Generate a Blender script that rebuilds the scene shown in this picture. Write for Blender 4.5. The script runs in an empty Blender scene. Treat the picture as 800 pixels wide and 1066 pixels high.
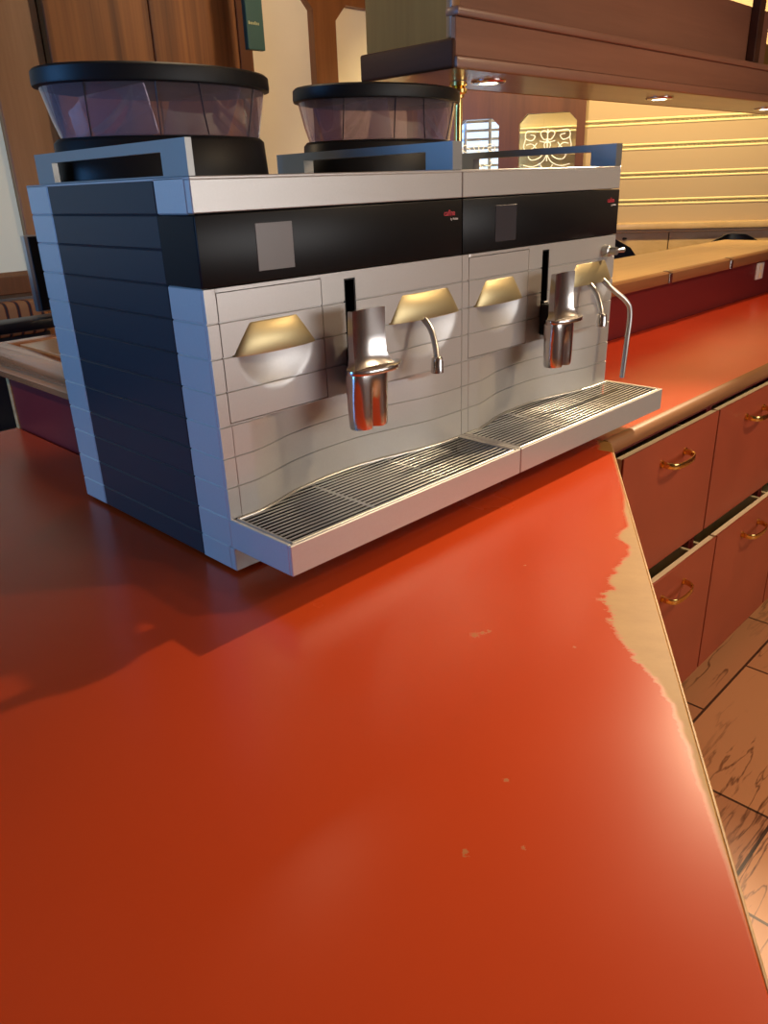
import bpy, bmesh, math, random
from mathutils import Vector, Matrix

S = bpy.context.scene
COL = S.collection
PI = math.pi
random.seed(7)

# ------------------------------------------------------------------ camera
cam = bpy.data.cameras.new('camera')
cam_o = bpy.data.objects.new('camera', cam)
COL.objects.link(cam_o)
R0 = (0.7005031, -0.7128278, -0.0342344)
R1 = (-0.3017341, -0.2523626, -0.9193855)
R2 = (0.6467240, 0.6543621, -0.3918652)
C0 = (-0.5561583, -0.8751283, 0.5239409)
m = Matrix.Identity(4)
for i in range(3):
    m[i][0], m[i][1], m[i][2], m[i][3] = R0[i], -R1[i], -R2[i], C0[i]
cam_o.matrix_world = m
cam.sensor_fit = 'VERTICAL'
cam.sensor_height = 36
cam.lens = 802.996 / 1066 * 36
cam.clip_start = .02
S.camera = cam_o

# ------------------------------------------------------------------ view, world
S.view_settings.view_transform = 'Standard'
S.view_settings.look = 'None'
S.view_settings.gamma = 1
S.view_settings.use_curve_mapping = False
S.view_settings.exposure = 0.0
S.cycles.sample_clamp_indirect = 4
wd = bpy.data.worlds.new('world')
S.world = wd
wd.use_nodes = True
wd.node_tree.nodes['Background'].inputs[0].default_value = (.9, .9, 1, 1)
wd.node_tree.nodes['Background'].inputs[1].default_value = .03


# ------------------------------------------------------------------ lights
def look_rot(loc, target):
    return (Vector(target) - Vector(loc)).to_track_quat('-Z', 'Y').to_euler()


def spot(name, loc, target, power, col, size=.05, angle=120, blend=.6):
    l = bpy.data.lights.new(name, 'SPOT')
    l.energy = power
    l.color = col
    l.shadow_soft_size = size
    l.spot_size = math.radians(angle)
    l.spot_blend = blend
    o = bpy.data.objects.new(name, l)
    o.location = loc
    o.rotation_euler = look_rot(loc, target)
    COL.objects.link(o)
    return o


def area(name, loc, target, power, col, sx, sy):
    l = bpy.data.lights.new(name, 'AREA')
    l.shape = 'RECTANGLE'
    l.size = sx
    l.size_y = sy
    l.energy = power
    l.color = col
    o = bpy.data.objects.new(name, l)
    o.location = loc
    o.rotation_euler = look_rot(loc, target)
    COL.objects.link(o)
    return o


WARM = (1.0, .74, .46)
BLUE = (.12, .42, 1.0)
# ceiling lamps over the staff side and over the bar, plus an added ledge fill
spot('ceiling_spot_key', (1.4, -.95, 1.55), (.50, -.80, 0), 42, WARM, .05, 56, .95)
spot('ledge_fill_spot', (-1.2, .2, 1.6), (.16, .98, .2), 45, WARM, .04, 19, .8)  # added fill, warms the left ledge against the blue daylight
spot('ceiling_spot_tray', (2.8, .0, 1.63), (.66, -.46, 0), 510, WARM, .03, 37, 1.0)
spot('ceiling_spot_mid', (.79, .97, 1.62), (.6, .3, 0), 6, WARM, .05, 150, .8)
spot('ceiling_spot_staff', (.9, -2.0, 1.6), (.9, -.9, -.9), 24, WARM, .12, 100, .8)
spot('ceiling_spot_drawers', (2.0, -1.6, 1.6), (1.6, -.35, -.8), 100, WARM, .08, 110, .8)
# daylight through the window in the left wall
area('window_daylight', (-2.9, .9, .75), (0, .7, .1), 70, BLUE, 1.9, 1.5)
# daylight through the front window, behind the camera
area('front_daylight', (1.5, -3.1, .5), (.6, 0, .3), 30, (1, .96, .92), 1.9, .9)
# unseen fill spots added to brighten the back wall and canopy end
spot('rear_fill_spot', (2.35, 1.6, 1.6), (2.3, 3.0, 1.0), 46, WARM, .1, 150, .8)
spot('rear_fill_spot', (-.3, 2.0, 1.62), (.9, .5, .95), 34, WARM, .06, 44, .8)
# unseen downlights, added to light the striped board wall
for k, (px, py) in enumerate([(4.0, 1.45), (4.35, .85), (3.65, 2.05)]):
    spot('wall_washer', (px - .3, py - .18, 1.62), (px + .45, py + .25, .35), 72, (1.0, .76, .34), .05, 140, .6)


# ------------------------------------------------------------------ materials
def nm(name):
    mt = bpy.data.materials.new(name)
    mt.use_nodes = True
    nt = mt.node_tree
    return mt, nt, nt.nodes['Principled BSDF']


def mat(name, col, rough=.5, metal=0, coat=0, spec=.5, bump=0, bscale=200, var=0, vscale=8, emit=None):
    mt, nt, b = nm(name)
    b.inputs['Base Color'].default_value = (*col, 1)
    b.inputs['Roughness'].default_value = rough
    b.inputs['Metallic'].default_value = metal
    b.inputs['Coat Weight'].default_value = coat
    b.inputs['Coat Roughness'].default_value = .12
    b.inputs['Specular IOR Level'].default_value = spec
    tc = nt.nodes.new('ShaderNodeTexCoord')
    if var:
        n = nt.nodes.new('ShaderNodeTexNoise')
        n.inputs['Scale'].default_value = vscale
        n.inputs['Detail'].default_value = 4
        nt.links.new(tc.outputs['Object'], n.inputs['Vector'])
        r = nt.nodes.new('ShaderNodeMapRange')
        r.inputs[1].default_value, r.inputs[2].default_value = .3, .7
        r.inputs[3].default_value, r.inputs[4].default_value = 1 - var, 1 + var
        nt.links.new(n.outputs['Fac'], r.inputs[0])
        mx = nt.nodes.new('ShaderNodeVectorMath')
        mx.operation = 'SCALE'
        mx.inputs[0].default_value = col
        nt.links.new(r.outputs[0], mx.inputs['Scale'])
        nt.links.new(mx.outputs[0], b.inputs['Base Color'])
    if bump:
        n2 = nt.nodes.new('ShaderNodeTexNoise')
        n2.inputs['Scale'].default_value = bscale
        nt.links.new(tc.outputs['Object'], n2.inputs['Vector'])
        bp = nt.nodes.new('ShaderNodeBump')
        bp.inputs['Strength'].default_value = bump
        bp.inputs['Distance'].default_value = .002
        nt.links.new(n2.outputs['Fac'], bp.inputs['Height'])
        nt.links.new(bp.outputs[0], b.inputs['Normal'])
    if emit:
        b.inputs['Emission Color'].default_value = (*emit[:3], 1)
        b.inputs['Emission Strength'].default_value = emit[3]
    return mt


def wood(name, c1, c2, axis=2, scale=14, rough=.4, coat=.2, stretch=.06, contrast=(.3, .7), spec=.5):
    """wood with grain running along axis"""
    mt, nt, b = nm(name)
    tc = nt.nodes.new('ShaderNodeTexCoord')
    mp = nt.nodes.new('ShaderNodeMapping')
    sc = [1, 1, 1]
    sc[axis] = stretch
    mp.inputs['Scale'].default_value = sc
    nt.links.new(tc.outputs['Object'], mp.inputs['Vector'])
    n = nt.nodes.new('ShaderNodeTexNoise')
    n.inputs['Scale'].default_value = scale
    n.inputs['Detail'].default_value = 6
    n.inputs['Distortion'].default_value = .6
    nt.links.new(mp.outputs[0], n.inputs['Vector'])
    n2 = nt.nodes.new('ShaderNodeTexNoise')
    n2.inputs['Scale'].default_value = scale * 9
    n2.inputs['Detail'].default_value = 3
    nt.links.new(mp.outputs[0], n2.inputs['Vector'])
    ad = nt.nodes.new('ShaderNodeMath')
    ad.operation = 'MULTIPLY_ADD'
    ad.inputs[1].default_value = .35
    nt.links.new(n2.outputs['Fac'], ad.inputs[0])
    nt.links.new(n.outputs['Fac'], ad.inputs[2])
    cr = nt.nodes.new('ShaderNodeValToRGB')
    cr.color_ramp.elements[0].position = contrast[0] + .17
    cr.color_ramp.elements[1].position = contrast[1] + .17
    cr.color_ramp.elements[0].color = (*c1, 1)
    cr.color_ramp.elements[1].color = (*c2, 1)
    nt.links.new(ad.outputs[0], cr.inputs[0])
    nt.links.new(cr.outputs[0], b.inputs['Base Color'])
    b.inputs['Roughness'].default_value = rough
    b.inputs['Specular IOR Level'].default_value = spec
    b.inputs['Coat Weight'].default_value = coat
    b.inputs['Coat Roughness'].default_value = .2
    return mt


def laminate_counter():
    """red laminate, worn through to tan along the diagonal edge"""
    mt, nt, b = nm('red_laminate_worn')
    N, L = nt.nodes, nt.links

    def math_(op, a, bb=None, c=None):
        q = N.new('ShaderNodeMath')
        q.operation = op
        for i, v in enumerate((a, bb, c)):
            if v is None:
                continue
            if isinstance(v, (int, float)):
                q.inputs[i].default_value = v
            else:
                L.new(v, q.inputs[i])
        return q.outputs[0]
    tc = N.new('ShaderNodeTexCoord')
    sp = N.new('ShaderNodeSeparateXYZ')
    L.new(tc.outputs['Object'], sp.inputs[0])
    x, y = sp.outputs[0], sp.outputs[1]
    ex, ey, E0 = -.8254, -.5645, (.89, -.105)
    along = math_('ADD', math_('MULTIPLY', math_('SUBTRACT', x, E0[0]), ex), math_('MULTIPLY', math_('SUBTRACT', y, E0[1]), ey))
    dist = math_('ADD', math_('MULTIPLY', math_('SUBTRACT', x, E0[0]), ey), math_('MULTIPLY', math_('SUBTRACT', y, E0[1]), -ex))
    fc = N.new('ShaderNodeFloatCurve')
    cv = fc.mapping.curves[0]
    pts = [(0, .3), (.05, .3), (.07, .03), (.3, .03), (.36, .1), (.44, .12), (.485, .36), (.52, .2), (.56, .3), (.6, .5), (.65, .66), (.70, .74), (.76, .66),
           (.83, .45), (.88, .24), (.94, .13), (1.0, .1)]
    cv.points[0].location = pts[0]
    cv.points[1].location = pts[-1]
    for p in pts[1:-1]:
        cv.points.new(*p)
    for p in cv.points:
        p.handle_type = 'AUTO_CLAMPED'
    fc.mapping.update()
    L.new(along, fc.inputs['Value'])
    width = math_('MULTIPLY', fc.outputs[0], .085)
    # streaky noise
    cmb = N.new('ShaderNodeCombineXYZ')
    L.new(math_('MULTIPLY', along, 30), cmb.inputs[0])
    L.new(math_('MULTIPLY', dist, 14), cmb.inputs[1])
    n = N.new('ShaderNodeTexNoise')
    n.inputs['Scale'].default_value = 1.0
    n.inputs['Detail'].default_value = 6
    n.inputs['Roughness'].default_value = .75
    L.new(cmb.outputs[0], n.inputs['Vector'])
    w2 = math_('MULTIPLY', width, math_('MULTIPLY_ADD', n.outputs['Fac'], 1.5, .3))
    mk = N.new('ShaderNodeMapRange')
    mk.interpolation_type = 'SMOOTHSTEP'
    L.new(math_('SUBTRACT', w2, dist), mk.inputs[0])
    mk.inputs[1].default_value, mk.inputs[2].default_value = -.003, .006
    mask = mk.outputs[0]
    nz = N.new('ShaderNodeTexNoise')
    nz.inputs['Scale'].default_value = 260
    L.new(tc.outputs['Object'], nz.inputs['Vector'])
    for (cx, cy, r) in ((.102, -.363, .007), (.112, -.367, .005), (.12, -.372, .004), (-.172, -.57, .004), (-.079, -.543, .0035), (-.134, -.602, .0025), (.16, -.47, .002), (.30, -.30, .002)):
        dx = math_('SUBTRACT', x, cx)
        dy = math_('SUBTRACT', y, cy)
        d = math_('SQRT', math_('ADD', math_('MULTIPLY', dx, dx), math_('MULTIPLY', dy, dy)))
        k = N.new('ShaderNodeMapRange')
        k.interpolation_type = 'SMOOTHSTEP'
        L.new(math_('ADD', d, math_('MULTIPLY', math_('SUBTRACT', nz.outputs['Fac'], .5), .012)), k.inputs[0])
        k.inputs[1].default_value, k.inputs[2].default_value = r * .3, r
        k.inputs[3].default_value, k.inputs[4].default_value = .6, 0
        mask = math_('MAXIMUM', mask, k.outputs[0])
    # red with faint cloudiness
    n3 = N.new('ShaderNodeTexNoise')
    n3.inputs['Scale'].default_value = 3
    n3.inputs['Detail'].default_value = 5
    L.new(tc.outputs['Object'], n3.inputs['Vector'])
    red = N.new('ShaderNodeMix')
    red.data_type = 'RGBA'
    L.new(n3.outputs['Fac'], red.inputs[0])
    red.inputs[6].default_value = RED_A
    red.inputs[7].default_value = RED_B
    tan = N.new('ShaderNodeMix')
    tan.data_type = 'RGBA'
    L.new(n.outputs['Fac'], tan.inputs[0])
    tan.inputs[6].default_value = (.25, .115, .024, 1)
    tan.inputs[7].default_value = (.42, .235, .062, 1)
    mx = N.new('ShaderNodeMix')
    mx.data_type = 'RGBA'
    L.new(mask, mx.inputs[0])
    L.new(red.outputs[2], mx.inputs[6])
    L.new(tan.outputs[2], mx.inputs[7])
    L.new(mx.outputs[2], b.inputs['Base Color'])
    rr = N.new('ShaderNodeMapRange')
    L.new(n3.outputs['Fac'], rr.inputs[0])
    rr.inputs[3].default_value, rr.inputs[4].default_value = .22, .30
    b.inputs['Specular IOR Level'].default_value = .38
    L.new(math_('MULTIPLY_ADD', mask, .3, rr.outputs[0]), b.inputs['Roughness'])
    return mt


def floor_material():
    mt, nt, b = nm('red_marble_tile')
    N, L = nt.nodes, nt.links
    tc = N.new('ShaderNodeTexCoord')
    mp = N.new('ShaderNodeMapping')
    mp.inputs['Location'].default_value = (.12, .215, 0)
    L.new(tc.outputs['Object'], mp.inputs['Vector'])
    br = N.new('ShaderNodeTexBrick')
    br.offset = .5
    br.inputs['Scale'].default_value = 1
    br.inputs['Brick Width'].default_value = .6
    br.inputs['Row Height'].default_value = .3
    br.inputs['Mortar Size'].default_value = .004
    br.inputs['Color1'].default_value = (.46, .20, .09, 1)
    br.inputs['Color2'].default_value = (.62, .29, .125, 1)
    br.inputs['Mortar'].default_value = (.07, .03, .015, 1)
    L.new(mp.outputs[0], br.inputs['Vector'])
    n = N.new('ShaderNodeTexNoise')
    n.inputs['Scale'].default_value = 2.6
    n.inputs['Detail'].default_value = 5
    n.inputs['Distortion'].default_value = .25
    mp2 = N.new('ShaderNodeMapping')
    mp2.inputs['Rotation'].default_value = (0, 0, -.55)
    mp2.inputs['Scale'].default_value = (1, 8, 1)
    L.new(tc.outputs['Object'], mp2.inputs['Vector'])
    L.new(mp2.outputs[0], n.inputs['Vector'])
    cr = N.new('ShaderNodeValToRGB')
    e = cr.color_ramp.elements
    e[0].position, e[1].position = .475, .525
    e[0].color = e[1].color = (1, 1, 1, 1)
    q = e.new(.5)
    q.color = (.22, .16, .14, 1)
    L.new(n.outputs['Fac'], cr.inputs[0])
    n2 = N.new('ShaderNodeTexNoise')
    n2.inputs['Scale'].default_value = 2.2
    L.new(tc.outputs['Object'], n2.inputs['Vector'])
    mk = N.new('ShaderNodeMapRange')
    L.new(n2.outputs['Fac'], mk.inputs[0])
    mk.inputs[1].default_value, mk.inputs[2].default_value = .42, .6
    mx = N.new('ShaderNodeMix')
    mx.data_type = 'RGBA'
    mx.blend_type = 'MULTIPLY'
    L.new(mk.outputs[0], mx.inputs[0])
    L.new(br.outputs['Color'], mx.inputs[6])
    L.new(cr.outputs[0], mx.inputs[7])
    L.new(mx.outputs[2], b.inputs['Base Color'])
    b.inputs['Roughness'].default_value = .38
    return mt


def tinted_plastic(name, tint, haze=0, haze_col=(.5, .45, .5)):
    mt, nt, b = nm(name)
    N, L = nt.nodes, nt.links
    N.remove(b)
    out = [q for q in N if q.type == 'OUTPUT_MATERIAL'][0]
    tr = N.new('ShaderNodeBsdfTransparent')
    tr.inputs[0].default_value = (*tint, 1)
    df = N.new('ShaderNodeBsdfTranslucent')
    df.inputs[0].default_value = (*haze_col, 1)
    df2 = N.new('ShaderNodeBsdfDiffuse')
    df2.inputs[0].default_value = (*haze_col, 1)
    md = N.new('ShaderNodeMixShader')
    L.new(df.outputs[0], md.inputs[1])
    L.new(df2.outputs[0], md.inputs[2])
    mh = N.new('ShaderNodeMixShader')
    mh.inputs[0].default_value = haze
    L.new(tr.outputs[0], mh.inputs[1])
    L.new(md.outputs[0], mh.inputs[2])
    gl = N.new('ShaderNodeBsdfGlossy')
    gl.inputs[0].default_value = (1, 1, 1, 1)
    gl.inputs['Roughness'].default_value = .03
    lw = N.new('ShaderNodeLayerWeight')
    lw.inputs[0].default_value = .5
    pw = N.new('ShaderNodeMath')
    pw.operation = 'POWER'
    pw.inputs[1].default_value = 4.5
    L.new(lw.outputs['Facing'], pw.inputs[0])
    ma = N.new('ShaderNodeMath')
    ma.operation = 'MULTIPLY_ADD'
    ma.inputs[1].default_value = .8
    ma.inputs[2].default_value = .09
    L.new(pw.outputs[0], ma.inputs[0])
    mx = N.new('ShaderNodeMixShader')
    L.new(ma.outputs[0], mx.inputs[0])
    L.new(mh.outputs[0], mx.inputs[1])
    L.new(gl.outputs[0], mx.inputs[2])
    L.new(mx.outputs[0], out.inputs[0])
    return mt


def striped_fabric():
    mt, nt, b = nm('striped_upholstery')
    N, L = nt.nodes, nt.links
    tc = N.new('ShaderNodeTexCoord')
    w = N.new('ShaderNodeTexWave')
    w.wave_type = 'BANDS'
    w.bands_direction = 'X'
    w.inputs['Scale'].default_value = 6
    w.inputs['Distortion'].default_value = .5
    L.new(tc.outputs['Object'], w.inputs['Vector'])
    cr = N.new('ShaderNodeValToRGB')
    e = cr.color_ramp.elements
    cr.color_ramp.interpolation = 'CONSTANT'
    e[0].color = (.42, .22, .10, 1)
    e[1].position = .8
    e[1].color = (.20, .04, .02, 1)
    q = e.new(.93)
    q.color = (.03, .03, .04, 1)
    L.new(w.outputs['Fac'], cr.inputs[0])
    L.new(cr.outputs[0], b.inputs['Base Color'])
    b.inputs['Roughness'].default_value = .9
    return mt


RED_A = (.46, .044, .006, 1)
RED_B = (.50, .054, .008, 1)
M = {}
M['counter'] = laminate_counter()
M['red'] = mat('red_laminate', (.46, .038, .010), .3, var=.06, vscale=4)
M['drawer_red'] = mat('red_brown_laminate', (.30, .060, .026), .42, var=.08, vscale=5)
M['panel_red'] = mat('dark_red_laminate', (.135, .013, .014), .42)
M['core'] = wood('worn_edge_wood', (.32, .17, .06), (.55, .34, .14), 0, 40, .5, 0)
M['cream_edge'] = mat('cream_board', (.86, .72, .47), .5)
M['dark'] = mat('black_gap', (.012, .01, .009), .6)
M['silver'] = mat('silver_lacquer', (.54, .53, .51), .38, .5, bump=.05, bscale=900, var=.02, vscale=300)
M['steel'] = mat('brushed_steel', (.56, .56, .54), .30, .9)
M['rail'] = mat('satin_steel', (.30, .30, .29), .42, .85)
M['chrome'] = mat('polished_chrome', (.66, .63, .60), .2, 1)
M['insert'] = mat('graphite_lacquer', (.019, .023, .030), .36, .1)
M['black'] = mat('black_plastic', (.007, .007, .008), .45, spec=.3)
M['gloss'] = mat('black_glass_panel', (.006, .006, .007), .34, spec=.22)
M['screen_grey'] = mat('grey_screen', (.17, .165, .165), .3)
M['screen_dark'] = mat('dim_screen', (.045, .045, .055), .25)
M['logo_red'] = mat('red_print', (.45, .03, .05), .5)
M['logo_white'] = mat('white_print', (.6, .6, .62), .5)
M['hood'] = mat('yellowish_metal', (.50, .41, .22), .40, .85)  # metal with a yellowish base colour
M['bin'] = tinted_plastic('smoked_clear_plastic', (.84, .77, .82), .20, (.66, .56, .64))
M['seam'] = mat('dark_seam', (.03, .022, .03), .3)
M['brass'] = mat('polished_brass', (.80, .55, .18), .2, 1)
M['white'] = mat('white_plastic', (.72, .68, .62), .4)
M['nosing'] = wood('nosing_wood', (.20, .085, .03), (.30, .14, .055), 0, 10, .5, .1)
M['nosing_y'] = wood('nosing_wood_left', (.34, .12, .04), (.50, .20, .08), 1, 10, .25, .5)
M['ledge'] = wood('ledge_veneer', (.42, .22, .08), (.60, .36, .14), 0, 8, .28, .4)
M['inlay'] = wood('inlay_veneer', (.50, .29, .14), (.60, .38, .20), 1, 6, .3, .4)
M['canopy'] = wood('canopy_wood', (.22, .09, .05), (.30, .13, .075), 0, 9, .45, .15)
M['canopy_side'] = wood('canopy_side_wood', (.24, .12, .025), (.34, .175, .04), 2, 9, .6, 0, spec=.2)
M['canopy_dark'] = wood('canopy_dark_trim', (.055, .020, .010), (.09, .035, .018), 1, 9, .55, 0, spec=.15)
M['under'] = wood('canopy_underside', (.22, .11, .05), (.30, .16, .07), 0, 9, .3, .3)
M['walnut'] = wood('walnut_veneer', (.09, .028, .008), (.30, .115, .03), 2, 5.5, .55, 0, .02, (.34, .62), .3)
M['beam'] = wood('beam_wood', (.16, .055, .016), (.25, .095, .03), 2, 9, .45, .2)
M['frame_wood'] = wood('frame_wood', (.30, .14, .05), (.40, .20, .08), 2, 9, .42, .2)
M['dark_frame'] = wood('dark_window_wood', (.075, .026, .012), (.12, .042, .02), 2, 9, .4, .2)
M['cream_wall'] = mat('cream_plaster', (.80, .73, .58), .8, var=.04, vscale=3)
M['cream_pane'] = mat('cream_glass', (.62, .58, .44), .5, emit=(.75, .80, .72, .22))
M['board'] = mat('pale_yellow_board', (.74, .60, .32), .38, var=.03, vscale=2)
M['sill'] = wood('sill_wood', (.50, .32, .15), (.62, .42, .22), 1, 6, .35, .3)
M['ceiling'] = mat('ceiling_paint', (.46, .35, .20), .7)
M['wall'] = mat('painted_wall', (.42, .30, .19), .8)
M['floor'] = floor_material()
M['glass'] = tinted_plastic('window_glass', (.93, .93, .9))
M['sky_dim'] = mat('pale_window_pane', (.6, .7, .9), .6, emit=(.55, .72, 1.0, .35))
M['etch'] = mat('etched_white_glow', (.85, .83, .75), .7, emit=(.9, .85, .7, .25))  # faint glow put into the etching in place of light through it
M['sky_pane'] = mat('daylit_pane', (.6, .7, .9), .6, emit=(.66, .82, 1.0, 1.5))
M['slat'] = mat('white_slat', (.7, .72, .75), .6)
M['green'] = mat('dark_green_cloth', (.006, .055, .05), .6)
M['gold_print'] = mat('gold_print', (.30, .32, .16), .5)
M['stripes'] = striped_fabric()
M['chair_black'] = mat('black_leatherette', (.014, .015, .02), .4)
M['lamp'] = mat('lit_lamp', (1, .9, .7), .5, emit=(1, .86, .55, 14))
M['skirt'] = mat('grey_skirting', (.12, .09, .07), .5)


# ------------------------------------------------------------------ mesh helpers
class MB:
    def __init__(self):
        self.bm = bmesh.new()

    def box(self, x0, x1, y0, y1, z0, z1, bev=0, seg=1, mtx=None):
        t = bmesh.new()
        bmesh.ops.create_cube(t, size=1)
        for v in t.verts:
            v.co = Vector(((x0 + x1) / 2 + v.co.x * (x1 - x0), (y0 + y1) / 2 + v.co.y * (y1 - y0), (z0 + z1) / 2 + v.co.z * (z1 - z0)))
        if bev:
            bmesh.ops.bevel(t, geom=t.edges[:], offset=bev, segments=seg, profile=.5, affect='EDGES')
        return self.merge(t, mtx)

    def merge(self, t, mtx=None):
        if mtx is not None:
            t.transform(mtx)
        me = bpy.data.meshes.new('tmp')
        t.to_mesh(me)
        t.free()
        self.bm.from_mesh(me)
        bpy.data.meshes.remove(me)
        return self

    def prism(self, poly, z0, z1, bev=0, mtx=None, seg=1):
        t = bmesh.new()
        a = [t.verts.new((p[0], p[1], z0)) for p in poly]
        b = [t.verts.new((p[0], p[1], z1)) for p in poly]
        t.faces.new(a[::-1])
        t.faces.new(b)
        n = len(poly)
        for i in range(n):
            t.faces.new((a[i], a[(i + 1) % n], b[(i + 1) % n], b[i]))
        bmesh.ops.recalc_face_normals(t, faces=t.faces[:])
        if bev:
            bmesh.ops.bevel(t, geom=t.edges[:], offset=bev, segments=seg, profile=.5, affect='EDGES')
        return self.merge(t, mtx)

    def loft(self, rings, cap=True, closed=True):
        vs = [[self.bm.verts.new(p) for p in r] for r in rings]
        n = len(rings[0])
        for i in range(len(vs) - 1):
            for j in range(n if closed else n - 1):
                k = (j + 1) % n
                self.bm.faces.new((vs[i][j], vs[i][k], vs[i + 1][k], vs[i + 1][j]))
        if cap:
            self.bm.faces.new(vs[0][::-1])
            self.bm.faces.new(vs[-1])
        return self

    def tube(self, pts, r, seg=12):
        pts = [Vector(p) for p in pts]
        rs = r if isinstance(r, (list, tuple)) else [r] * len(pts)
        rings = []
        up = None
        for i, p in enumerate(pts):
            d = (pts[min(i + 1, len(pts) - 1)] - pts[max(i - 1, 0)]).normalized()
            if up is None:
                up = Vector((0, 0, 1)) if abs(d.z) < .9 else Vector((0, 1, 0))
            u = d.cross(up).normalized()
            up = u.cross(d).normalized()
            rings.append([p + (u * math.cos(a) + up * math.sin(a)) * rs[i] for a in [2 * PI * k / seg for k in range(seg)]])
        return self.loft(rings)

    def lathe(self, prof, cx, cy, seg=32):
        rings = [[(cx + r * math.cos(2 * PI * k / seg), cy + r * math.sin(2 * PI * k / seg), z) for k in range(seg)] for r, z in prof]
        return self.loft(rings)

    def build(self, name, material, parent=None, smooth=35, mtx=None):
        bmesh.ops.recalc_face_normals(self.bm, faces=self.bm.faces[:])
        return finish(self.bm, name, material, parent, smooth)


def finish(bm, name, material, parent=None, smooth=35):
    me = bpy.data.meshes.new(name)
    bm.to_mesh(me)
    bm.free()
    me.materials.append(material)
    if smooth:
        for p in me.polygons:
            p.use_smooth = True
        me.set_sharp_from_angle(angle=math.radians(smooth))
    o = bpy.data.objects.new(name, me)
    COL.objects.link(o)
    if parent:
        o.parent = parent
    return o


def smooth_path(pts, n=8):
    P = [Vector(p) for p in pts]
    P = [P[0] * 2 - P[1]] + P + [P[-1] * 2 - P[-2]]
    out = []
    for i in range(1, len(P) - 2):
        for k in range(n):
            t = k / n
            a, b, c, d = P[i - 1:i + 3]
            out.append(.5 * ((2 * b) + (c - a) * t + (2 * a - 5 * b + 4 * c - d) * t * t + (3 * b - a - 3 * c + d) * t ** 3))
    out.append(P[-2])
    return out


def tag(o, label, cat, group=None):
    o['label'] = label
    o['category'] = cat
    if group:
        o['group'] = group
    return o


def thing(name, loc, label, cat, group=None):
    """Empty at the base; children are built in world coordinates and parented keeping their place"""
    o = bpy.data.objects.new(name, None)
    o.empty_display_size = .05
    COL.objects.link(o)
    o.location = loc
    return tag(o, label, cat, group)


def settle(root):
    """shift children meshes so that world-coordinate geometry stays put under a moved root"""
    for ch in [c for c in bpy.data.objects if c.parent == root]:
        ch.location = ch.location - root.location
    return root


def struct(o):
    o['kind'] = 'structure'
    return o


def text_mesh(body, size, name, material, parent, origin, xdir=(1, 0, 0), up=(0, 0, 1), bold=0.0):
    cu = bpy.data.curves.new(name, 'FONT')
    cu.body = body
    cu.size = size
    cu.extrude = .0004
    cu.offset = bold
    to = bpy.data.objects.new('tmp_text', cu)
    COL.objects.link(to)
    dg = bpy.context.evaluated_depsgraph_get()
    me = bpy.data.meshes.new_from_object(to.evaluated_get(dg))
    bpy.data.objects.remove(to)
    xd, ud = Vector(xdir), Vector(up)
    nd = xd.cross(ud)
    mm = Matrix(((xd.x, ud.x, nd.x, origin[0]), (xd.y, ud.y, nd.y, origin[1]), (xd.z, ud.z, nd.z, origin[2]), (0, 0, 0, 1)))
    me.transform(mm)
    me.materials.clear()
    me.materials.append(material)
    me.name = name
    o = bpy.data.objects.new(name, me)
    COL.objects.link(o)
    o.parent = parent
    return o


# ------------------------------------------------------------------ room shell
ZF, ZC = -.92, 1.68
XL, XE, YS, YB = -3.2, 5.9, -3.3, 3.0
RW = Vector((4.536, 1.526, 0))
RD = Vector((.5101, -.8601, 0)).normalized()
RN = Vector((-RD.y, RD.x, 0)) * -1          # into the room


def rw(s, d, z):
    """point on the slanting right wall: s along, d out into the room"""
    p = RW + RD * s + RN * d
    return Vector((p.x, p.y, z))


if RN.x > 0:
    RN = -RN
RM = Matrix(((RD.x, RN.x, 0, RW.x), (RD.y, RN.y, 0, RW.y), (0, 0, 1, 0), (0, 0, 0, 1)))   # local (s, d, z)

o = struct(MB().box(XL - .2, XE + .6, YS - .2, YB + .6, ZF - .1, ZF).build('floor', M['floor'], smooth=0))
o = struct(MB().box(XL - .2, XE + .6, YS - .2, YB + .6, ZC, ZC + .1).build('ceiling', M['ceiling'], smooth=0))
struct(MB().box(XL - .1, 3.9, YB, YB + .1, ZF, ZC).build('wall_back', M['cream_wall'], smooth=0))
struct(MB().box(5.85, 5.95, YS, -.6, ZF, ZC).build('wall_east', M['wall'], smooth=0))
# left wall with a window opening, front wall with a window opening
w = MB()
w.box(XL - .1, XL, YS, -.1, ZF, ZC).box(XL - .1, XL, 1.9, YB, ZF, ZC).box(XL - .1, XL, -.1, 1.9, ZF, -.1).box(XL - .1, XL, -.1, 1.9, 1.55, ZC)
struct(w.build('wall_left', M['wall'], smooth=0))
w = MB()
for yy in (-.1, .9, 1.84):
    w.box(XL - .06, XL + .02, yy, yy + .06, -.1, 1.55, .004)
w.box(XL - .06, XL + .02, -.1, 1.9, -.1, -.04, .004).box(XL - .06, XL + .02, -.1, 1.9, 1.49, 1.55, .004)
wf = struct(w.build('window_3', M['frame_wood'], smooth=0))
MB().box(XL - .08, XL - .07, -.1, 1.9, -.1, 1.55).build('window_pane', M['sky_dim'], wf, 0)
w = MB()
w.box(XL, .5, YS - .1, YS, ZF, ZC).box(2.5, XE, YS - .1, YS, ZF, ZC).box(.5, 2.5, YS - .1, YS, ZF, 0).box(.5, 2.5, YS - .1, YS, 1.1, ZC)
struct(w.build('wall_front', M['wall'], smooth=0))
w = MB()
for xx in (.5, 1.47, 2.44):
    w.box(xx, xx + .06, YS - .06, YS + .02, 0, 1.1, .004)
wf = struct(w.build('window_4', M['frame_wood'], smooth=0))
MB().box(.5, 2.5, YS - .09, YS - .08, 0, 1.1).build('window_pane', M['sky_dim'], wf, 0)

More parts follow.
